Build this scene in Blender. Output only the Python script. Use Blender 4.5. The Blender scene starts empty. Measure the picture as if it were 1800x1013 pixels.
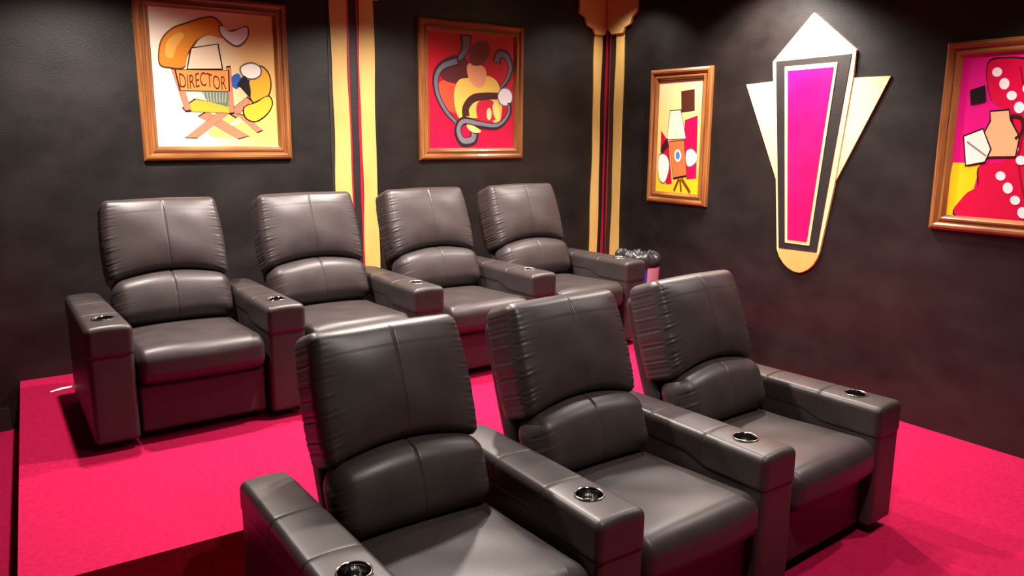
import bpy, math, random
from mathutils import Vector, Matrix
random.seed(4)
S = bpy.context.scene
COL = S.collection
PI = math.pi

# ------------------------------------------------------------------ camera
# origin = camera; X runs along the back wall, Y towards it, Z up
cd = bpy.data.cameras.new('camera'); cam = bpy.data.objects.new('camera', cd); COL.objects.link(cam)
cd.sensor_fit = 'HORIZONTAL'; cd.sensor_width = 36.0; cd.lens = 36.0 * 1390 / 1800
cd.clip_start = 0.05
PITCH, ROLL, YAW = math.radians(11.06), math.radians(0.34), math.radians(34.6)
cam.matrix_world = (Matrix.Rotation(-YAW, 4, 'Z') @ Matrix.Rotation(PI / 2 - PITCH, 4, 'X') @ Matrix.Rotation(ROLL, 4, 'Z'))
S.camera = cam

# ------------------------------------------------------------------ world, exposure, lights
w = bpy.data.worlds.new('world'); S.world = w; w.use_nodes = True
w.node_tree.nodes['Background'].inputs[0].default_value = (1.0, 0.86, 0.84, 1)
w.node_tree.nodes['Background'].inputs[1].default_value = 0.025
S.view_settings.view_transform = 'Standard'; S.view_settings.look = 'None'
S.view_settings.exposure = 0.25; S.view_settings.gamma = 1.0
S.view_settings.use_curve_mapping = False
ZC, ZP, ZF = 1.15, -1.38, -1.65          # ceiling, riser floor, lower floor
WX, WY = 4.40, 5.06                      # right wall, back wall

def spot(x, y, power, tx=None, ty=None, size=110, blend=0.7, col=(1.0, 0.88, 0.80), r=0.045):
    l = bpy.data.lights.new('downlight_or_fill', 'SPOT'); l.energy = power; l.color = col
    l.spot_size = math.radians(size); l.spot_blend = blend; l.shadow_soft_size = r
    o = bpy.data.objects.new('downlight_or_fill', l); COL.objects.link(o)
    o.location = (x, y, ZC - 0.03)
    if tx is not None:
        d = Vector((tx - x, ty - y, -2.3)); o.rotation_euler = d.to_track_quat('-Z', 'Y').to_euler()
    return o
spot(0.62, 4.05, 290, size=138)
spot(2.40, 4.00, 300, size=138)
spot(4.05, 4.60, 45, size=120)
spot(4.00, 3.40, 250, size=128)
spot(3.80, 3.20, 150, tx=4.85, ty=3.10, size=78, blend=0.8)  # added beam aimed at the wall emblem to brighten it
spot(1.75, 3.30, 260, size=125)
spot(1.50, 0.90, 130, size=120)  # added fill from the camera side for the front-row backrests
spot(3.20, 2.60, 90, size=120)  # added fill to lift the bin and the right-hand chairs
spot(3.75, 1.40, 130, size=120)  # added fill for the carpet and seats at front right

# ------------------------------------------------------------------ materials
def mat(name, col, rough=0.5, metal=0.0, spec=0.5, coat=0.0):
    m = bpy.data.materials.new(name); m.use_nodes = True
    b = m.node_tree.nodes['Principled BSDF']
    b.inputs['Base Color'].default_value = (*col, 1); b.inputs['Roughness'].default_value = rough
    b.inputs['Metallic'].default_value = metal; b.inputs['Specular IOR Level'].default_value = spec
    b.inputs['Coat Weight'].default_value = coat
    return m
def N(m, t, **k):
    n = m.node_tree.nodes.new(t)
    for a, v in k.items(): setattr(n, a, v)
    return n
def L(m, a, b): m.node_tree.links.new(a, b)
def textured(name, c1, c2, scale, stretch=(1, 1, 1), rough=0.5, bump=0.2, dist=0.01, coord='Object', detail=6, spec=0.5, bscale=None, rr=0.0, lo=0.3, hi=0.7):
    m = mat(name, c1, rough, spec=spec); b = m.node_tree.nodes['Principled BSDF']
    tc = N(m, 'ShaderNodeTexCoord'); mp = N(m, 'ShaderNodeMapping'); mp.inputs['Scale'].default_value = stretch
    L(m, tc.outputs[coord], mp.inputs[0])
    n = N(m, 'ShaderNodeTexNoise'); n.inputs['Scale'].default_value = scale; n.inputs['Detail'].default_value = detail
    L(m, mp.outputs[0], n.inputs['Vector'])
    r = N(m, 'ShaderNodeValToRGB'); r.color_ramp.elements[0].position = lo; r.color_ramp.elements[1].position = hi
    r.color_ramp.elements[0].color = (*c1, 1); r.color_ramp.elements[1].color = (*c2, 1)
    L(m, n.outputs['Fac'], r.inputs[0]); L(m, r.outputs[0], b.inputs['Base Color'])
    if rr:
        mr = N(m, 'ShaderNodeMapRange'); mr.inputs['To Min'].default_value = rough - rr; mr.inputs['To Max'].default_value = rough + rr
        L(m, n.outputs['Fac'], mr.inputs['Value']); L(m, mr.outputs[0], b.inputs['Roughness'])
    if bump:
        n2 = n
        if bscale:
            n2 = N(m, 'ShaderNodeTexNoise'); n2.inputs['Scale'].default_value = bscale; n2.inputs['Detail'].default_value = 4
            L(m, mp.outputs[0], n2.inputs['Vector'])
        bp = N(m, 'ShaderNodeBump'); bp.inputs['Strength'].default_value = bump; bp.inputs['Distance'].default_value = dist
        L(m, n2.outputs['Fac'], bp.inputs['Height']); L(m, bp.outputs[0], b.inputs['Normal'])
    return m

M = {}
M['leather'] = textured('black_leather', (0.032, 0.024, 0.024), (0.042, 0.032, 0.031), 9, rough=0.42, bump=0.2, dist=0.0015, bscale=260, rr=0.05, spec=0.42)
M['vinyl'] = textured('black_side_vinyl', (0.022, 0.018, 0.018), (0.028, 0.023, 0.022), 9, rough=0.5, bump=0.2, dist=0.0015, bscale=190)
M['chrome'] = mat('dark_chrome', (0.30, 0.29, 0.28), 0.12, 1.0)
M['rim'] = mat('polished_rim', (0.75, 0.72, 0.70), 0.1, 1.0)
M['well'] = mat('black_well', (0.01, 0.01, 0.01), 0.2, 0.0)
M['plastic'] = mat('black_plastic', (0.012, 0.012, 0.012), 0.4)
M['wall'] = textured('black_wall_paint', (0.006, 0.0045, 0.004), (0.015, 0.011, 0.010), 3.5, stretch=(1, 1, 1.6), rough=0.42, bump=0.22, dist=0.003, bscale=120, rr=0.07, detail=9, spec=0.55)
M['ceiling'] = mat('black_ceiling_paint', (0.02, 0.018, 0.017), 0.8)
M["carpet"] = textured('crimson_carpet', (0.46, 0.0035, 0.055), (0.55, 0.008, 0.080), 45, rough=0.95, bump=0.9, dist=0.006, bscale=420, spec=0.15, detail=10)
M['riser'] = textured('riser_carpet_shaded', (0.20, 0.002, 0.015), (0.28, 0.004, 0.022), 60, rough=0.95, bump=0.9, dist=0.006, bscale=420, spec=0.1)  # same carpet, darkened to carry the shadow on the riser face
M['gold'] = textured('gold_paint', (0.60, 0.37, 0.10), (0.70, 0.46, 0.15), 5, stretch=(1, 1, .6), rough=0.45, bump=0.3, dist=0.003, bscale=60)
M['red'] = mat('red_paint', (0.42, 0.006, 0.03), 0.45)
M['pink'] = textured('magenta_paint', (0.60, 0.0, 0.10), (0.70, 0.004, 0.15), 5, rough=0.36, bump=0.2, dist=0.003, bscale=50)
M['black'] = textured('black_panel_paint', (0.014, 0.011, 0.011), (0.022, 0.018, 0.017), 6, rough=0.5, bump=0.3, dist=0.003, bscale=70)
M['white'] = mat('white_plastic', (0.88, 0.84, 0.84), 0.4)
M['blue'] = mat('blue_label', (0.03, 0.035, 0.30), 0.4)
M['liner'] = mat('black_liner', (0.015, 0.015, 0.017), 0.33)
M['paper'] = mat('paper_scrap', (0.8, 0.74, 0.74), 0.8)
def wood():
    m = textured('stained_wood', (0.15, 0.045, 0.012), (0.40, 0.155, 0.047), 1.0, stretch=(2.5, 60, 1), rough=0.3, bump=0.25, dist=0.002, coord='UV', detail=6)
    m.node_tree.nodes['Principled BSDF'].inputs['Coat Weight'].default_value = 0.3
    return m
M['wood'] = wood()

# ------------------------------------------------------------------ helpers
def obj(name, verts, faces, m, parent=None, smooth=True, mats=None, fm=None):
    me = bpy.data.meshes.new(name); me.from_pydata([tuple(v) for v in verts], [], faces)
    for mm in (mats or [m]): me.materials.append(mm)
    if fm: me.polygons.foreach_set('material_index', fm)
    if smooth: me.polygons.foreach_set('use_smooth', [True] * len(me.polygons))
    me.update()
    o = bpy.data.objects.new(name, me); COL.objects.link(o)
    if parent: o.parent = parent
    return o
def thing(name, label, cat, loc=(0, 0, 0), rz=0, group=None):
    o = bpy.data.objects.new(name, None); COL.objects.link(o); o.empty_display_size = 0.2
    o.location = loc; o.rotation_euler = (0, 0, rz); o['label'] = label; o['category'] = cat
    if group: o['group'] = group
    return o
def structure(o): o['kind'] = 'structure'; return o

def stops(a, r, n, extra=()):
    """coordinates from -a to a, dense in the rounded ends"""
    k = 5; r = min(r, a)
    e = [a - r + r * math.tan(PI / 4 * i / k) for i in range(1, k + 1)]
    mid = [-(a - r) + 2 * (a - r) * i / n for i in range(n + 1)] if a - r > 1e-6 else [0.0]
    s = [-v for v in reversed(e)] + mid + e
    s += list(extra)
    s = sorted(s); out = []
    for v in s:
        if not out or v - out[-1] > 1e-5: out.append(v)
    return out
def rbox(dim, r, n, extra=((), (), ()), deform=None, center=(0, 0, 0)):
    a = [d / 2 for d in dim]
    rr = r if isinstance(r, (tuple, list)) else (r, r, r)
    st = [stops(a[i], rr[i], n[i], extra[i]) for i in range(3)]
    V, F, idx = [], [], {}
    def vid(i, j, k):
        key = (i, j, k)
        if key not in idx:
            p = [st[0][i], st[1][j], st[2][k]]
            inner = [max(-(a[q] - rr[q]), min(a[q] - rr[q], p[q])) for q in range(3)]
            d = [(p[q] - inner[q]) / rr[q] for q in range(3)]
            l = math.sqrt(sum(x * x for x in d)) or 1
            mx = max(abs(x) for x in d)
            p = [inner[q] + d[q] / l * rr[q] * (1 if mx > 0.999 else mx) for q in range(3)]
            if deform: p = deform(*p)
            idx[key] = len(V); V.append((p[0] + center[0], p[1] + center[1], p[2] + center[2]))
        return idx[key]
    nx, ny, nz = [len(s) - 1 for s in st]
    for i in range(nx):
        for j in range(ny):
            F.append((vid(i, j, 0), vid(i, j + 1, 0), vid(i + 1, j + 1, 0), vid(i + 1, j, 0)))
            F.append((vid(i, j, nz), vid(i + 1, j, nz), vid(i + 1, j + 1, nz), vid(i, j + 1, nz)))
    for i in range(nx):
        for k in range(nz):
            F.append((vid(i, 0, k), vid(i + 1, 0, k), vid(i + 1, 0, k + 1), vid(i, 0, k + 1)))
            F.append((vid(i, ny, k), vid(i, ny, k + 1), vid(i + 1, ny, k + 1), vid(i + 1, ny, k)))
    for j in range(ny):
        for k in range(nz):
            F.append((vid(0, j, k), vid(0, j, k + 1), vid(0, j + 1, k + 1), vid(0, j + 1, k)))
            F.append((vid(nx, j, k), vid(nx, j + 1, k), vid(nx, j + 1, k + 1), vid(nx, j, k + 1)))
    return V, F
def lathe(prof, n=40, c=(0, 0, 0)):
    V, F = [], []
    for (r, z) in prof:
        for i in range(n):
            t = 2 * PI * i / n; V.append((c[0] + r * math.cos(t), c[1] + r * math.sin(t), c[2] + z))
    for k in range(len(prof) - 1):
        for i in range(n):
            j = (i + 1) % n; F.append((k * n + i, k * n + j, (k + 1) * n + j, (k + 1) * n + i))
    return V, F
def prism(pts, y0, y1):
    """polygon in local x,z (counter-clockwise from the front, front = -y) from depth y0 (front) to y1 (back)"""
    n = len(pts)
    V = [(x, y0, z) for x, z in pts] + [(x, y1, z) for x, z in pts]
    F = [tuple(range(n)), tuple(range(2 * n - 1, n - 1, -1))]
    for i in range(n):
        j = (i + 1) % n; F.append((j, i, n + i, n + j))
    return V, F

# ------------------------------------------------------------------ room
def slab(name, x0, x1, y0, y1, z0, z1, m):
    V = [(x0, y0, z0), (x1, y0, z0), (x1, y1, z0), (x0, y1, z0), (x0, y0, z1), (x1, y0, z1), (x1, y1, z1), (x0, y1, z1)]
    F = [(0, 3, 2, 1), (4, 5, 6, 7), (0, 1, 5, 4), (1, 2, 6, 5), (2, 3, 7, 6), (3, 0, 4, 7)]
    return structure(obj(name, V, F, m, smooth=False))
XL, YF = -1.9, -2.2
slab('wall_back', XL, WX, WY, WY + .1, ZF, ZC, M['wall'])
slab('wall_right', WX, WX + .1, YF, WY + .1, ZF, ZC, M['wall'])
slab('wall_left', XL - .1, XL, YF, WY + .1, ZF, ZC, M['wall'])
slab('wall_front', XL - .1, WX + .1, YF - .1, YF, ZF, ZC, M['wall'])
slab('floor', XL - .1, WX + .1, YF - .1, WY + .1, ZF - .1, ZF, M['carpet'])
slab('ceiling', XL - .1, WX + .1, YF - .1, WY + .1, ZC, ZC + .1, M['ceiling'])
slab('baseboard_left', XL, 0.08, WY - .016, WY, ZF, ZF + .13, M['black'])
# carpeted riser under the back row: rounded nosing, then riser face with shade put into its carpet colour
rz = ZP - ZF
P = [(0.005, 2.655), (3.30, 2.655), (3.58, 2.74), (3.80, 2.93), (3.98, 3.20), (4.12, 3.55), (4.22, 4.0), (4.30, 4.5), (WX, 4.9), (WX, WY), (0.145, WY)]
V = [(x, y, ZF) for x, y in P] + [(x, y, ZP) for x, y in P]; n = len(P)
F = [tuple(range(n, 2 * n)), tuple(range(n - 1, -1, -1))] + [(i, (i + 1) % n, n + (i + 1) % n, n + i) for i in range(n)]
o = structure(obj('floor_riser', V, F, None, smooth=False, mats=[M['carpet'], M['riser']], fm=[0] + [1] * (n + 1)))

# ------------------------------------------------------------------ recliner
SW, AW, AH, AL, PITCHW = 0.575, 0.19, 0.565, 0.885, 0.77
def sgn(x): return -1 if x < 0 else 1
SEAM = [s * v for s in (-1, 1) for v in (0.0015, 0.004, 0.008)] + [0.0]
def groove(x, wd=0.0035): return math.exp(-(x / wd) ** 2)

def wr(u, v, seed):
    """gathered folds that run in from the side seams"""
    s = 0
    for i, (fq, am) in enumerate(((57, .40), (97, .30), (190, .30), (310, .35), (410, .22))):
        s += am * math.sin(v * fq + seed * (1.7 + i) + 1.3 * math.sin(v * 17 + i + seed) + u * 9)
    return s
def upper_cushion():
    W, H, T = 0.555, 0.43, 0.185
    hw = W / 2
    def d(x, y, z):
        t = (z + H / 2) / H
        xe = x / hw; ze = (z / (H / 2))
        front = 1 if y < 0 else 0.25
        arch = 0.050 * (1 - xe * xe) * (1 - t) ** 1.3
        puff = 0.040 * max(0, 1 - abs(xe) ** 3.2) * max(0, 1 - abs(ze) ** 3.5)
        side = 1 - abs(xe)                                # 0 at edge
        m = math.exp(-(side / 0.11) ** 1.5) * (0.35 + 0.65 * (1 - t)) if y < T * .45 else 0
        mb = math.exp(-((t) / 0.14) ** 1.5) * 0.5
        wv = 0.0072 * wr(abs(x), z, 1 + sgn(x)) * m + 0.0028 * wr(z, x * .7, 4) * mb
        if y < 0:
            g = 0.0035 * groove(x) * max(0, 1 - abs(ze) ** 8)
            crease = 0.0025 * math.sin(x * 21 + z * 8) * math.sin(z * 17 + 1) * (1 - abs(xe))
            y2 = y - puff + wv + g + crease
        else: y2 = y + 0.2 * puff
        x2 = x + sgn(x) * (0.012 * math.sin(PI * t) ) * (abs(xe)) + 0.35 * wv * sgn(x) * abs(xe)
        x2 *= 0.975 + 0.035 * (1 - t)
        z2 = z + arch + (0.006 * math.cos(x * 5) if t > .8 else 0)
        return x2, y2, z2
    return rbox((W, T, H), (0.032, 0.045, 0.035), (48, 6, 130), ((SEAM), (), ()), d)
def lumbar_cushion():
    W, H, T = SW - .012, 0.225, 0.17; hw = W / 2
    def d(x, y, z):
        t = (z + H / 2) / H; xe = x / hw; ze = z / (H / 2)
        arch = 0.048 * (1 - xe * xe) * t
        puff = 0.026 * max(0, 1 - abs(xe) ** 4) * max(0, 1 - ze * ze)
        side = 1 - abs(xe)
        m = math.exp(-(side / 0.14) ** 1.5)
        wv = 0.0030 * wr(abs(x), z, 2.2 + sgn(x)) * m
        if y < 0: y = y - puff + wv + 0.003 * groove(x)
        z2 = z + arch
        if z > 0: z2 -= 0.006 * groove(x)
        return x, y, z2
    return rbox((W, T, H), (0.06, 0.075, 0.062), (40, 4, 26), ((SEAM), (), ()), d)
def seat_cushion():
    W, D, T = SW - .010, 0.62, 0.165; hw = W / 2
    def d(x, y, z):
        xe = x / hw; t = (y + D / 2) / D                 # t 0 at front
        if z > 0:
            z += 0.022 * max(0, 1 - abs(xe) ** 4) * max(0, 1 - abs(2 * t - 1) ** 5) - 0.010 * math.sin(PI * min(1, t * 1.2)) * 0.5
            z += 0.002 * math.sin(x * 17 + y * 9) * math.sin(y * 13)
            z -= 0.02 * t
        if t < .5: y -= 0.016 * (1 - xe * xe) * (1 - 2 * t)
        return x, y, z
    return rbox((W, D, T), (0.035, 0.065, 0.06), (30, 30, 6), ((), (), ()), d)
def arm_pad():
    W, D, T = AW, AL, 0.105
    seams = (-D / 2 + 0.28, -D / 2 + 0.55)
    ex = [s + v for s in seams for v in (-.008, -.004, -.0015, 0, .0015, .004, .008)]
    def d(x, y, z):
        xe = x / (W / 2)
        t = (y + D / 2)
        if z > 0:
            z += 0.008 * max(0, 1 - xe * xe)
            for s in seams: z -= 0.004 * groove(y - s)
        else:
            if t < .36: z -= 0.035 * min(1, (0.36 - t) / .1) * (1 if z < 0 else 0)
        for s in seams: x *= 1 - 0.012 * groove(y - s)
        if t > .8: z -= 0.012 * (t - .8) / .13
        x *= 1 - 0.16 * t / D
        return x, y, z
    return rbox((W, D, T), (0.024, 0.026, 0.026), (14, 46, 5), ((), ex, ()), d)

def cup_hole(o, x, y, z, r):
    V, F = lathe([(r, -0.2), (r, 0.2)], 48, (x, y, z)); n = 48
    F = F + [tuple(range(n - 1, -1, -1)), tuple(range(n, 2 * n))]
    c = obj('cutter', V, F, M['well'], smooth=False)
    # blind hole: the cutter ends 55 mm under the pad top
    for v in c.data.vertices:
        v.co.z = z - 0.056 if v.co.z < z else z + 0.05
    md = o.modifiers.new('cut', 'BOOLEAN'); md.operation = 'DIFFERENCE'; md.object = c; md.solver = 'EXACT'
    dg = bpy.context.evaluated_depsgraph_get()
    me = bpy.data.meshes.new_from_object(o.evaluated_get(dg))
    o.modifiers.clear(); old = o.data; o.data = me; me.name = old.name
    bpy.data.objects.remove(c); bpy.data.meshes.remove(old)

def armrest(parent, x0):
    V, F = rbox((AW - .008, AL - .008, 0.44), (0.022, 0.022, 0.02), (4, 8, 6), deform=lambda x, y, z: (x * (1 - 0.16 * (y / AL + .5)), y, z), center=(x0, AL / 2, 0.04 + .22))
    a = obj('armrest', V, F, M['leather'], parent)
    V, F = arm_pad()
    V = [(x + x0, y + AL / 2, z + AH - 0.0525 - .004) for x, y, z in V]
    p = obj('arm_pad', V, F, M['leather'], a)
    cup_hole(p, x0, 0.158, AH, 0.0425)
    top = AH + 0.0055
    V, F = lathe([(0.0430, -.012), (0.0475, -.001), (0.0470, .0022), (0.0440, .0032), (0.0415, .001), (0.0400, -.006)], 40, (x0, 0.158, top))
    h = obj('cup_holder', V, F, M['rim'], a)
    V, F = lathe([(0.0400, -.005), (0.0392, -.030), (0.0380, -.052), (0.030, -.055), (0.0001, -.055)], 40, (x0, 0.158, top))
    k = len(h.data.polygons)
    # ring and well are one pressed metal cup: two materials on one mesh
    vs = [tuple(v.co) for v in h.data.vertices]; fs = [tuple(q.vertices) for q in h.data.polygons]
    n0 = len(vs); vs += V; fs += [tuple(i + n0 for i in f) for f in F]
    old = h.data; bpy.data.objects.remove(h)
    h = obj('cup_holder', vs, fs, None, a, mats=[M['rim'], M['chrome']], fm=[0] * k + [1] * len(F))
    h['label'] = 'shiny dark metal cup holder'
    return a

TILT = math.radians(20)
def backmat(y, z): return Matrix.Translation((0, y, z)) @ Matrix.Rotation(-TILT, 4, 'X')
def placed(V, mt): return [tuple(mt @ Vector(v)) for v in V]
def make_recliner():
    t = thing('recliner', 'x', 'recliner')
    for sx in (-1, 1): armrest(t, sx * PITCHW / 2)
    V, F = seat_cushion(); obj('seat', [(x, y + .305 , z + .352) for x, y, z in V], F, M['leather'], t)
    V, F = rbox((SW - .01, .05, .225), (.015, .02, .02), (8, 2, 6), center=(0, .045 + .03, .045 + .1125))
    obj('footrest', V, F, M['leather'], t)
    V, F = rbox((SW - .02, .62, .24), (.02, .02, .02), (4, 4, 3), center=(0, .42, .035 + .12))
    obj('base', V, F, M['vinyl'], t)
    V, F = lumbar_cushion(); obj('lumbar_cushion', placed(V, backmat(.600, .525)), F, M['leather'], t)
    V, F = upper_cushion(); obj('backrest', placed(V, backmat(.745, .815)), F, M['leather'], t)
    def d(x, y, z): return x, y + 0.02 * (1 - (z / .38) ** 2) * (1 if y > 0 else 0), z
    V, F = rbox((SW - .065, .085, .74), (.03, .04, .04), (6, 2, 10), deform=d)
    obj('back_shell', placed(V, backmat(.770, .600)), F, M['vinyl'], t)
    for sx in (-1, 1):
        for yy in (.10, .80):
            V, F = lathe([(.001, .0), (.022, .0), (.024, .045), (.001, .045)], 16, (sx * PITCHW / 2, yy, 0))
            obj('foot', V, F, M['plastic'], t)
    return t
def kids(o): return [c for c in list(COL.objects) if c.parent is o]
def copy_tree(o, skip=()):
    c = o.copy(); COL.objects.link(c)
    for ch in kids(o):
        if ch in skip: continue
        k = copy_tree(ch, skip); k.parent = c
    return c
chair = make_recliner()
left_parts = [c for c in kids(chair) if (c.name.startswith('armrest') or c.name.startswith('foot')) and not c.name.startswith('footrest') and (sum(v.co.x for v in c.data.vertices) < 0)]
spots_ = []
rl = ['black leather recliner at the left end of the back row, both arms in view',
      'black leather recliner second from left in the back row, left of the pilaster',
      'black leather recliner under the red-ground framed picture, right of the gold pilaster',
      'black leather recliner at the right end of the back row, next to the white bin']
fl = ['large black leather recliner nearest the camera, left end of the front row',
      'black leather recliner in the middle of the front row, between two others',
      'black leather recliner at the right end of the front row, by the black right wall']
for (x, y, a), lb in zip(((.828, 3.655, .3), (1.616, 3.668, .9), (2.402, 3.680, 1.8), (3.186, 3.715, 3.3)), rl): spots_.append((x, y, ZP, math.radians(a), lb, 'recliners of the back row'))
for (x, y, a), lb in zip(((1.090, 1.555, 0.3), (1.868, 1.582, 2.2), (2.668, 1.635, 4.0)), fl): spots_.append((x, y, ZF, math.radians(a), lb, 'recliners of the front row'))
for i, (x, y, z, a, lb, g) in enumerate(spots_):
    c = chair if i == 0 else copy_tree(chair, () if i == 4 else left_parts)
    for k in kids(c):
        if k.name.startswith(('backrest', 'back_shell', 'lumbar')): k.scale.x = 1.02 if z == ZP else 0.97
    c.location = (x, y, z); c.rotation_euler = (0, 0, a); c['label'] = lb; c['group'] = g

# ------------------------------------------------------------------ pilasters painted in bands
def wavy(x0, x1, z0, z1, amp, seed, n=26):
    a = []; b = []
    for i in range(n + 1):
        z = z0 + (z1 - z0) * i / n
        a.append((x0 + amp * math.sin(z * 5.1 + seed) + amp * .6 * math.sin(z * 11 + seed * 2), z))
        b.append((x1 + amp * math.sin(z * 4.3 + seed + 2) + amp * .6 * math.sin(z * 9 + seed), z))
    return a + b[::-1]
def part(name, pts, d0, d1, m, t, label=None):
    # keep the polygon counter-clockwise seen from the front
    ar = sum(pts[i][0] * pts[(i + 1) % len(pts)][1] - pts[(i + 1) % len(pts)][0] * pts[i][1] for i in range(len(pts)))
    if ar < 0: pts = pts[::-1]
    V, F = prism(pts, -d1, -d0); o = obj(name, V, F, m, t, smooth=False)
    if label: o['label'] = label
    return o
T = thing('pilaster', 'tall gold, red and black banded pilaster on the back wall between the two framed pictures', 'pilaster', (2.195, WY, 0), group='banded pilasters')
part('center_panel', [(-.17, ZP), (.16, ZP), (.165, .9), (-.165, .9)], 0, .004, M['black'], T, 'black centre band')
part('gold_band', wavy(-.145, -.034, ZP, .88, .004, 1), .004, .012, M['gold'], T)
part('gold_band', wavy(.050, .155, ZP, .88, .004, 3), .004, .012, M['gold'], T)
part('red_stripe', wavy(-.034, -.020, ZP, .88, .002, 1.4), .004, .009, M['red'], T)
part('red_stripe', wavy(.033, .050, ZP, .88, .002, 5), .004, .009, M['red'], T)
part('capital', [(-.20, .86), (.19, .86), (.27, .93), (.27, 1.0), (.33, 1.02), (.33, ZC), (-.33, ZC), (-.33, 1.02), (-.27, 1.0), (-.27, .93)], .004, .03, M['gold'], T)

T = thing('pilaster', 'gold banded pilaster folded into the room corner, thin red line down its middle', 'pilaster', (WX, WY, 0), group='banded pilasters')
def lwall(name, pts, d0, d1, m, label=None): return part(name, pts, d0, d1, m, T, label)
def rwall(name, pts, d0, d1, m, label=None):   # x here = distance from the corner along the right wall
    o = part(name, pts, d0, d1, m, T, label); o.rotation_euler = (0, 0, -PI / 2); return o
ztop = .84
lwall('gold_band', wavy(-.125, -.045, ZP, ztop, .004, 2), .0, .008, M['gold'])
rwall('gold_band', wavy(.130, .225, ZP, ztop, .004, 4), .0, .008, M['gold'])
rwall('red_stripe', wavy(.008, .026, ZP, ztop, .002, 4), .0, .007, M['red'])
rwall('red_stripe', wavy(.060, .066, ZP, ztop, .002, 7), .0, .004, M['red'])
lwall('capital', [(-.14, .78), (-.04, .78), (-.012, .83), (-.012, ZC), (-.30, ZC), (-.30, .93), (-.24, .90), (-.22, .84), (-.16, .82)], .008, .03, M['gold'])
rwall('capital', [(.10, .78), (.23, .78), (.25, .82), (.31, .84), (.33, .89), (.38, .93), (.38, ZC), (.04, ZC), (.04, .83)], .008, .03, M['gold'])

# ------------------------------------------------------------------ art-deco wall emblem (right wall)
CY = 3.113
T = thing('wall_emblem', 'tall art deco crest on the right wall, white-gold point and wings around a magenta panel', 'wall decoration', (WX, CY, 0), -PI / 2)
def em(name, pts, d0, d1, m, label=None): return part(name, [(CY - y, z) for y, z in pts], d0, d1, m, T, label)
M['cream'] = textured('pale_gold_paint', (0.86, 0.62, 0.28), (0.93, 0.72, 0.38), 5, rough=0.42, bump=0.2, dist=0.003, bscale=60)
em('wing', [(3.612, .331), (3.38, .342), (3.30, -.336)], 0, .010, M['cream'], 'pale gold left wing')
em('wing', [(2.597, .333), (2.84, .335), (2.91, -.320)], 0, .010, M['cream'], 'pale gold right wing')
em('crest', [(3.127, .736), (2.821, .494), (2.827, .338), (2.893, -.312), (2.957, -.72), (2.975, -.775), (2.998, -.815), (3.03, -.845), (3.07, -.867), (3.10, -.873), (3.14, -.868), (3.18, -.852), (3.215, -.828), (3.25, -.79), (3.274, -.741), (3.314, -.336), (3.350, 0), (3.406, .463)], 0, .016, M['cream'], 'pale gold border and point')
em('lower_tip', [(3.268, -.738), (2.958, -.735), (2.975, -.775), (2.998, -.812), (3.03, -.842), (3.07, -.863), (3.10, -.869), (3.14, -.864), (3.18, -.848), (3.215, -.824), (3.245, -.79)], .016, .018, M['gold'], 'brushed gold tip')
em('black_panel', [(3.378, .464), (2.846, .472), (2.975, -.725), (3.258, -.730)], .016, .020, M['black'])
em('gold_outline', [(3.305, .427), (2.932, .431), (3.028, -.688), (3.209, -.688)], .020, .024, M['cream'])
em('magenta_panel', [(3.278, .400), (2.955, .404), (3.046, -.664), (3.190, -.665)], .024, .028, M['pink'])

# ------------------------------------------------------------------ framed pictures
PROF = [(0, 0), (0, .020), (.006, .028), (.016, .034), (.028, .034), (.036, .028), (.040, .022), (.050, .022), (.054, .027), (.064, .029), (.071, .024), (.078, .014), (.083, .012), (.083, .004)]
def frame_mesh(W, H, parent):
    V, F, uv = [], [], []
    n = len(PROF)
    cs = [(0, 0, 1, 1), (W, 0, -1, 1), (W, H, -1, -1), (0, H, 1, -1)]
    for s in range(4):
        a, b = cs[s], cs[(s + 1) % 4]
        Ls = W if s % 2 == 0 else H
        base = len(V)
        for (c, e) in ((a, 0), (b, 1)):
            for (d, h) in PROF: V.append((c[0] + c[2] * d, -h, c[1] + c[3] * d))
        for k in range(n - 1):
            F.append((base + k, base + n + k, base + n + k + 1, base + k + 1))
            u0, u1 = s * 3.1, s * 3.1 + Ls; uv.append([(u0, PROF[k][0] + PROF[k][1]), (u1, PROF[k][0] + PROF[k][1]), (u1, PROF[k + 1][0] + PROF[k + 1][1]), (u0, PROF[k + 1][0] + PROF[k + 1][1])])
    o = obj('frame', V, F, M['wood'], parent, smooth=False)
    ul = o.data.uv_layers.new(name='UVMap')
    flat = [c for q in uv for p in q for c in p]
    ul.data.foreach_set('uv', flat)
    return o
PM = {}
def pm(key, rough=0.45):
    if key not in PM:
        c = tuple(((v / 255) ** 2.2) for v in key); PM[key] = mat('painted_colour', c, rough, spec=0.35)
    return PM[key]
def ell(cx, cy, rx, ry, rot=0, n=28, a0=0, a1=360):
    r = math.radians(rot); out = []
    full = (a1 - a0) >= 360
    for i in range(n if full else n + 1):
        t = math.radians(a0 + (a1 - a0) * i / n); x, y = rx * math.cos(t), ry * math.sin(t)
        out.append((cx + x * math.cos(r) - y * math.sin(r), cy + x * math.sin(r) + y * math.cos(r)))
    return out
def smooth_poly(pts, k=6):
    out = []; n = len(pts)
    for i in range(n):
        p0, p1, p2, p3 = (Vector(pts[(i + q) % n]) for q in (-1, 0, 1, 2))
        for j in range(k):
            t = j / k
            out.append(tuple(0.5 * ((2 * p1) + (-p0 + p2) * t + (2 * p0 - 5 * p1 + 4 * p2 - p3) * t * t + (-p0 + 3 * p1 - 3 * p2 + p3) * t ** 3)))
    return out
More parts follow.
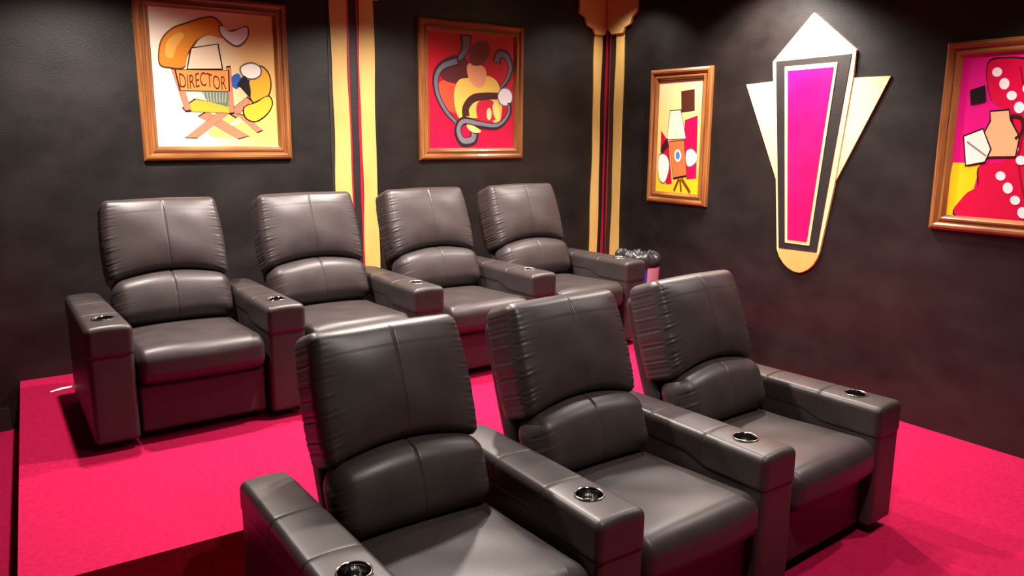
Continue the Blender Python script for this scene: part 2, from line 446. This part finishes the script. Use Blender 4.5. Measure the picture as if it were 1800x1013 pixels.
def ribbon(path, w0, w1=None, k=8):
    w1 = w0 if w1 is None else w1
    P_ = [Vector(p) for p in path]; S_ = []
    for i in range(len(P_) - 1):
        p0, p1, p2, p3 = P_[max(0, i - 1)], P_[i], P_[i + 1], P_[min(len(P_) - 1, i + 2)]
        for j in range(k):
            t = j / k
            S_.append(0.5 * ((2 * p1) + (-p0 + p2) * t + (2 * p0 - 5 * p1 + 4 * p2 - p3) * t * t + (-p0 + 3 * p1 - 3 * p2 + p3) * t ** 3))
    S_.append(P_[-1]); a, b = [], []
    for i, p in enumerate(S_):
        d = (S_[min(i + 1, len(S_) - 1)] - S_[max(i - 1, 0)]).normalized(); nn = Vector((-d.y, d.x))
        w = w0 + (w1 - w0) * i / (len(S_) - 1); a.append(p + nn * w / 2); b.append(p - nn * w / 2)
    return [('strip', a, b)]
class Paint:
    """paint shapes laid on one canvas mesh; coordinates 0..1 from the top left of the canvas"""
    def __init__(s, W, H, bg): s.W, s.H = W, H; s.V, s.F, s.mi, s.mats = [], [], [], [bg]; s.k = 0

    def P(s, p, d): return (p[0] * s.W, -d, (1 - p[1]) * s.H)
    def quadbg(s):
        s.V += [(0, 0, 0), (s.W, 0, 0), (s.W, 0, s.H), (0, 0, s.H)]; s.F.append((0, 1, 2, 3)); s.mi.append(0)
    def _m(s, m):
        if m not in s.mats: s.mats.append(m)
        return s.mats.index(m)
    def add(s, pts, col):
        s.k += 1; d = .0001 * s.k; mi = s._m(pm(col) if isinstance(col, tuple) else col)
        if isinstance(pts, list) and pts and isinstance(pts[0], tuple) and pts[0][0] == 'strip':
            for _, a, b in pts:
                n0 = len(s.V)
                for q, r in zip(a, b): s.V += [s.P(q, d), s.P(r, d)]
                for i in range(len(a) - 1): s.F.append((n0 + 2 * i, n0 + 2 * i + 1, n0 + 2 * i + 3, n0 + 2 * i + 2)); s.mi.append(mi)
            return
        pts = [tuple(p) for p in pts]
        ar = sum(pts[i][0] * pts[(i + 1) % len(pts)][1] - pts[(i + 1) % len(pts)][0] * pts[i][1] for i in range(len(pts)))
        if ar > 0: pts = pts[::-1]
        n0 = len(s.V); s.V += [s.P(p, d) for p in pts]
        s.F.append(tuple(range(n0, n0 + len(pts)))); s.mi.append(mi)
    def outlined(s, pts, col, edge=(40, 20, 20), g=.012):
        cx = sum(p[0] for p in pts) / len(pts); cy = sum(p[1] for p in pts) / len(pts)
        big = []
        for p in pts:
            d = Vector((p[0] - cx, (p[1] - cy))); l = d.length or 1; big.append((p[0] + d.x / l * g, p[1] + d.y / l * g))
        s.add(big, edge); s.add(pts, col)
    def text(s, body, x0, y0, x1, y1, col):
        cu = bpy.data.curves.new('lettering', 'FONT'); cu.body = body; cu.size = 1; cu.resolution_u = 3
        t = bpy.data.objects.new('lettering', cu); COL.objects.link(t)
        me = bpy.data.meshes.new_from_object(t.evaluated_get(bpy.context.evaluated_depsgraph_get()))
        xs = [v.co.x for v in me.vertices]; ys = [v.co.y for v in me.vertices]
        s.k += 1; d = .0001 * s.k; n0 = len(s.V); mi = s._m(pm(col))
        for v in me.vertices:
            u = (v.co.x - min(xs)) / (max(xs) - min(xs)); q = (v.co.y - min(ys)) / (max(ys) - min(ys))
            s.V.append(s.P((x0 + (x1 - x0) * u, y1 + (y0 - y1) * q + .012 * math.sin(u * 9)), d))
        for f in me.polygons: s.F.append(tuple(i + n0 for i in f.vertices)); s.mi.append(mi)
        bpy.data.objects.remove(t); bpy.data.curves.remove(cu); bpy.data.meshes.remove(me)
def bgmat(name, stopsl, axis='x', amp=.12):
    """painted two-tone ground, blended across the canvas"""
    m = mat(name, (1, 1, 1), 0.45, spec=0.35); b = m.node_tree.nodes['Principled BSDF']
    tc = N(m, 'ShaderNodeTexCoord'); sp = N(m, 'ShaderNodeSeparateXYZ'); L(m, tc.outputs['Object'], sp.inputs[0])
    nz = N(m, 'ShaderNodeTexNoise'); nz.inputs['Scale'].default_value = 4; nz.inputs['Detail'].default_value = 3; L(m, tc.outputs['Object'], nz.inputs['Vector'])
    ma = N(m, 'ShaderNodeMath', operation='MULTIPLY_ADD'); ma.inputs[1].default_value = amp; L(m, nz.outputs['Fac'], ma.inputs[0])
    if axis == 'x': L(m, sp.outputs[0], ma.inputs[2])
    elif axis == 'z': L(m, sp.outputs[2], ma.inputs[2])
    else:
        ad = N(m, 'ShaderNodeMath', operation='ADD'); L(m, sp.outputs[0], ad.inputs[0]); L(m, sp.outputs[2], ad.inputs[1]); L(m, ad.outputs[0], ma.inputs[2])
    r = N(m, 'ShaderNodeValToRGB'); L(m, ma.outputs[0], r.inputs[0])
    el = r.color_ramp.elements
    while len(el) < len(stopsl): el.new(.5)
    for e, (p, c) in zip(el, stopsl): e.position = p; e.color = (*[(v / 255) ** 2.2 for v in c], 1)
    L(m, r.outputs[0], b.inputs['Base Color']); return m
def picture(label, loc, rz, W, H, bg, fn):
    T = thing('framed_picture', label, 'picture', loc, rz, 'framed pictures on the walls')
    frame_mesh(W, H, T)
    w_, h_ = W - .164, H - .164
    p = Paint(w_, h_, bg); p.quadbg(); fn(p)
    o = obj('canvas', p.V, p.F, None, T, smooth=False, mats=p.mats, fm=p.mi); o.location = (.082, -.010, .082)
    V, F = prism([(.02, .02), (W - .02, .02), (W - .02, H - .02), (.02, H - .02)], -.0085, -.001)
    obj('backing_board', V, F, M['plastic'], T, smooth=False)
def sc(W, H, pts): return [(x / W, y / H) for x, y in pts]

# canvas 1: a folding director's chair (figure left out)
def art1(p):
    f = lambda L_: [((x - (125 + 70 * (y - 80) / 785)) / (728 - 18 * (y - 80) / 785), (y - 80) / 785) for x, y in L_]
    br, sal = (226, 140, 96), (214, 128, 100)
    p.add(f(smooth_poly([(480, 800), (700, 812), (860, 790), (880, 640), (860, 560), (700, 620), (560, 700)])), (244, 214, 110))
    p.outlined(f([(420, 690), (470, 660), (715, 800), (650, 818)]), sal)
    p.outlined(f([(345, 812), (540, 655), (600, 665), (415, 812)]), sal)
    p.outlined(f([(590, 660), (700, 570), (725, 590), (640, 690)]), sal)
    p.outlined(f([(640, 670), (690, 680), (800, 765), (765, 778)]), sal)
    p.add(f([(600, 735), (660, 690), (675, 715), (625, 745)]), (240, 206, 170))
    p.outlined(f(smooth_poly([(735, 400), (790, 385), (835, 430), (845, 510), (810, 590), (750, 600), (715, 540), (720, 450)])), (232, 170, 48))
    p.outlined(f(smooth_poly([(690, 630), (760, 600), (830, 560), (858, 600), (830, 660), (760, 710), (700, 690)])), (240, 190, 60))
    p.outlined(f(smooth_poly([(665, 395), (720, 368), (775, 385), (780, 430), (735, 455), (680, 440)])), (250, 240, 225), (90, 80, 90))
    p.add(f(smooth_poly([(610, 450), (650, 430), (670, 480), (640, 520), (610, 500)])), (50, 92, 170))
    p.add(f(smooth_poly([(640, 500), (685, 440), (720, 500), (722, 570), (690, 540), (660, 510)])), (34, 30, 38))
    p.outlined(f([(330, 640), (400, 590), (620, 625), (610, 665), (350, 660)]), (236, 176, 60))
    p.add(f([(430, 540), (590, 540), (590, 630), (470, 600)]), (110, 122, 104))
    for i in range(8): p.add(f([(440 + i * 19, 545), (446 + i * 19, 545), (462 + i * 16, 605), (456 + i * 16, 603)]), (170, 176, 150))
    p.outlined(f([(262, 425), (300, 420), (372, 650), (340, 655)]), sal)
    p.outlined(f([(575, 400), (600, 395), (625, 660), (600, 662)]), sal)
    p.outlined(f([(285, 425), (585, 415), (590, 535), (315, 540)]), (232, 150, 80))
    p.text('DIRECTOR', *(f([(303, 440)])[0]), *(f([(578, 522)])[0]), (112, 34, 24))
    p.outlined(f(smooth_poly([(200, 395), (195, 320), (215, 250), (270, 195), (350, 160), (440, 125), (500, 120), (545, 165), (540, 225), (470, 215), (400, 250), (350, 330), (330, 405), (250, 410)])), (226, 138, 48), (110, 50, 30))
    p.add(f(smooth_poly([(225, 340), (240, 260), (300, 215), (330, 230), (290, 290), (265, 360)])), (242, 176, 84))
    p.outlined(f([(372, 300), (520, 268), (548, 405), (352, 415)]), (246, 220, 186))
    p.outlined(f(smooth_poly([(540, 160), (600, 190), (690, 155), (695, 215), (640, 265), (580, 240), (540, 200)])), (250, 240, 230), (90, 70, 80))
# canvas 2: curling grey ribbons over yellow leaves on a red ground
def art2(p):
    f = lambda L_: [((x - 110) / 560, (y - 130) / 765) for x, y in L_]
    gr, dk = (112, 108, 122), (52, 38, 44)
    p.add(f(smooth_poly([(150, 540), (190, 450), (280, 470), (300, 640), (230, 640)])), (224, 84, 60))
    p.add(f(smooth_poly([(170, 350), (260, 280), (350, 300), (370, 400), (300, 460), (200, 440)])), (92, 46, 50))
    p.add(f(smooth_poly([(270, 520), (300, 440), (370, 420), (480, 400), (555, 440), (590, 560), (570, 720), (500, 700), (400, 690), (310, 700), (275, 620)])), (236, 198, 96))
    p.add(f(smooth_poly([(420, 590), (500, 560), (560, 620), (540, 700), (430, 700)])), (206, 40, 70))
    p.add(f(ell(500, 660, 17, 42)), (248, 226, 140)); p.add(f(ell(548, 640, 22, 60, -10)), (250, 222, 130))
    p.add(f(smooth_poly([(355, 340), (400, 320), (470, 350), (480, 420), (450, 480), (395, 470), (360, 410)])), (236, 160, 120))
    p.add(f(smooth_poly([(370, 250), (420, 180), (490, 175), (500, 260), (450, 330), (380, 330)])), (110, 44, 50))
    p.add(ribbon(f([(345, 680), (345, 620), (390, 560), (470, 540), (570, 535)]), .085, .06), (74, 44, 40))
    p.add(ribbon(f([(345, 140), (345, 210), (330, 260), (290, 310)]), .14, .05), dk)
    p.add(ribbon(f([(350, 150), (348, 220), (325, 270), (290, 310)]), .09, .03), gr)
    p.add(ribbon(f([(300, 310), (200, 350), (155, 420), (160, 530), (210, 640), (280, 720)]), .09, .045), dk)
    p.add(ribbon(f([(290, 315), (200, 355), (158, 425), (163, 530), (212, 640), (280, 720)]), .05, .025), gr)
    p.add(ribbon(f([(550, 310), (570, 250), (620, 260), (650, 340), (620, 430), (575, 480)]), .10, .04), dk)
    p.add(ribbon(f([(550, 305), (570, 255), (618, 265), (645, 340), (618, 425), (577, 475)]), .06, .02), gr)
    p.outlined(f(ell(610, 540, 48, 58)), (238, 230, 236), (120, 100, 120))
    p.add(ribbon(f([(640, 580), (635, 660), (560, 740), (440, 735), (330, 710), (290, 770), (320, 850), (390, 840), (400, 790)]), .05, .10), dk)
    p.add(ribbon(f([(635, 590), (630, 660), (560, 735), (440, 728), (330, 712), (295, 770), (322, 840), (385, 835), (398, 795)]), .02, .06), (128, 124, 134))
    p.add(f(smooth_poly([(350, 735), (400, 745), (445, 780), (400, 790), (360, 765)])), (240, 220, 130))
# canvas 3: a box camera on a tripod before a red drape
def art3(p):
    f = lambda L_: [((x - (115 - 32 * (y - 150) / 745)) / (300 - 5 * (y - 150) / 745), (y - (150 + (x - 100) * -.02)) / 750) for x, y in L_]
    p.add(f(smooth_poly([(100, 760), (200, 820), (300, 780), (385, 760), (375, 900), (90, 885)])), (250, 200, 40))
    p.add(f([(125, 480), (180, 560), (200, 840), (160, 848), (120, 620)]), (196, 20, 60))
    p.add(f([(290, 410), (375, 378), (365, 790), (300, 800), (280, 600)]), (206, 16, 84))
    p.outlined(f([(268, 225), (352, 215), (352, 345), (270, 355)]), (86, 46, 34))
    p.outlined(f([(190, 350), (262, 345), (296, 530), (166, 540)]), (248, 236, 208))
    p.add(ribbon(f([(175, 560), (140, 600), (130, 660)]), .09, .06), (60, 30, 34))
    p.outlined(f([(185, 555), (285, 545), (300, 775), (210, 795)]), (226, 122, 70))
    p.add(f(ell(242, 645, 24, 42)), (236, 236, 240)); p.add(f(ell(242, 645, 14, 27)), (96, 130, 190))
    p.outlined(f(smooth_poly([(300, 620), (340, 600), (375, 650), (345, 700), (305, 705)])), (246, 240, 232), (120, 90, 90))
    p.outlined(f(smooth_poly([(110, 660), (160, 650), (182, 720), (150, 830), (110, 800)])), (248, 242, 232), (120, 90, 90))
    p.add(f([(210, 795), (300, 770), (302, 782), (212, 808)]), (40, 26, 24))
    for a, b in (((250, 800), (215, 885)), ((258, 800), (265, 885)), ((268, 798), (325, 885))): p.add(ribbon(f([a, ((a[0] + b[0]) / 2, (a[1] + b[1]) / 2), b]), .035), (120, 60, 30))
# canvas 4: dotted red cloth and a jug on a magenta ground
def art4(p):
    f = lambda L_: [((x - (215 - 78 * (y - 110) / 790)) / 660, (y - 110) / 790) for x, y in L_]
    p.add(f([(170, 630), (300, 630), (270, 760), (190, 900), (120, 900)]), (248, 206, 30))
    p.outlined(f(smooth_poly([(330, 150), (430, 130), (560, 150), (700, 125), (810, 140), (800, 400), (790, 640), (800, 900), (500, 905), (190, 900), (230, 790), (290, 740), (300, 640), (420, 600), (440, 400), (350, 330)])), (206, 14, 66))
    for pts in ([(470, 170), (500, 400), (470, 620), (520, 890)], [(640, 160), (620, 420), (660, 650), (640, 890)]): p.add(ribbon(f(pts), .012), (140, 6, 44))
    for k in range(34):
        x = 370 + (k * 137) % 400; y = 190 + (k * 83) % 690
        if x < 430 and 320 < y < 640: continue
        p.add(f(ell(x, y, 22 + k % 3 * 4, 22 + k % 2 * 5)), (250, 236, 240))
    p.outlined(f([(345, 380), (425, 375), (430, 420), (470, 500), (455, 590), (330, 595), (310, 500), (348, 425)]), (240, 178, 132))
    p.add(ribbon(f([(428, 400), (480, 410), (485, 470), (455, 510)]), .02), (60, 30, 24))
    p.outlined(f([(225, 500), (310, 465), (345, 560), (320, 620), (235, 640)]), (246, 238, 226))
    p.add(f([(240, 520), (330, 590), (326, 598), (236, 530)]), (150, 130, 130))
    p.add(f([(250, 270), (320, 250), (325, 330), (255, 345)]), (28, 18, 22))
bg1 = bgmat('cream_ground', [(0, (250, 236, 214)), (.38, (248, 226, 190)), (.62, (236, 190, 120)), (1, (224, 168, 100))])
bg2 = bgmat('red_ground', [(0, (206, 20, 72)), (.5, (196, 26, 50)), (1, (176, 18, 40))], 'z')
bg3 = bgmat('yellow_ground', [(0, (246, 190, 80)), (.6, (250, 222, 140)), (1, (252, 238, 190))], 'z')
bg4 = bgmat('magenta_ground', [(0, (214, 10, 110)), (1, (222, 24, 140))], 'z')
picture('square wooden framed picture of a folding chair lettered DIRECTOR on cream, back wall left', (.878, WY, -.170), 0, .878, .952, bg1, art1)
picture('wooden framed picture of grey ribbons on a red ground, back wall between the pilasters', (2.680, WY, -.190), 0, .890, .975, bg2, art2)
picture('narrow wooden framed picture of a camera on a tripod, right wall near the corner', (WX, 4.505, -.512), -PI / 2, .600, .986, bg3, art3)
picture('wooden framed picture of dotted red cloth and magenta ground, right of the wall emblem', (WX, 2.287, -.503), -PI / 2, .880, .990, bg4, art4)

# ------------------------------------------------------------------ waste bin in the corner, paper scrap
T = thing('waste_bin', 'white bin with a black liner folded over its rim, right of the back row', 'bin', (3.885, 4.06, ZP))
V, F = lathe([(.001, 0), (.125, 0), (.13, .005), (.155, .50), (.158, .505), (.152, .505), (.128, .01), (.001, .008)], 48)
obj('bin_body', V, F, M['white'], T)
V, F = [], []
for k in range(2):
    for i in range(9):
        t = math.radians(205 + i * 6); r = .128 + (.027) * (.12 + .35 * k) / .5 + .0015
        V.append((r * math.cos(t), r * math.sin(t), .12 + .35 * k))
F = [(i, i + 1, 10 + i, 9 + i) for i in range(8)]
obj('bin_label', V, F, M['blue'], T)['label'] = 'blue label'
prof = [(.158, .470), (.163, .480), (.166, .50), (.163, .525), (.150, .545), (.125, .56), (.10, .55), (.08, .50), (.06, .30)]
V, F = lathe(prof, 72)
V = [(x * (1 + .05 * math.sin(9 * math.atan2(y, x) + z * 40) * (1 if z > .51 else .15)), y * (1 + .05 * math.sin(7 * math.atan2(y, x) + 1 + z * 30) * (1 if z > .51 else .15)), z + .009 * math.sin(7 * math.atan2(y, x) + 2) * (1 if z > .5 else .2) + (.006 * math.sin(19 * math.atan2(y, x)) + .03 * max(0, -x / .16) if z > .5 else 0)) for x, y, z in V]
obj('bin_liner', V, F, M['liner'], T)
V = [(0, 0, .001), (.05, .012, .004), (.10, .035, .001), (.105, .05, .006), (.05, .03, .010), (-.005, .014, .003)]
o = obj('paper_scrap', V, [(0, 1, 4, 5), (1, 2, 3, 4)], M['paper']); o.location = (.27, 4.74, ZP + .001)
o['label'] = 'small white paper scrap on the pink carpet behind the left end recliner'; o['category'] = 'scrap'
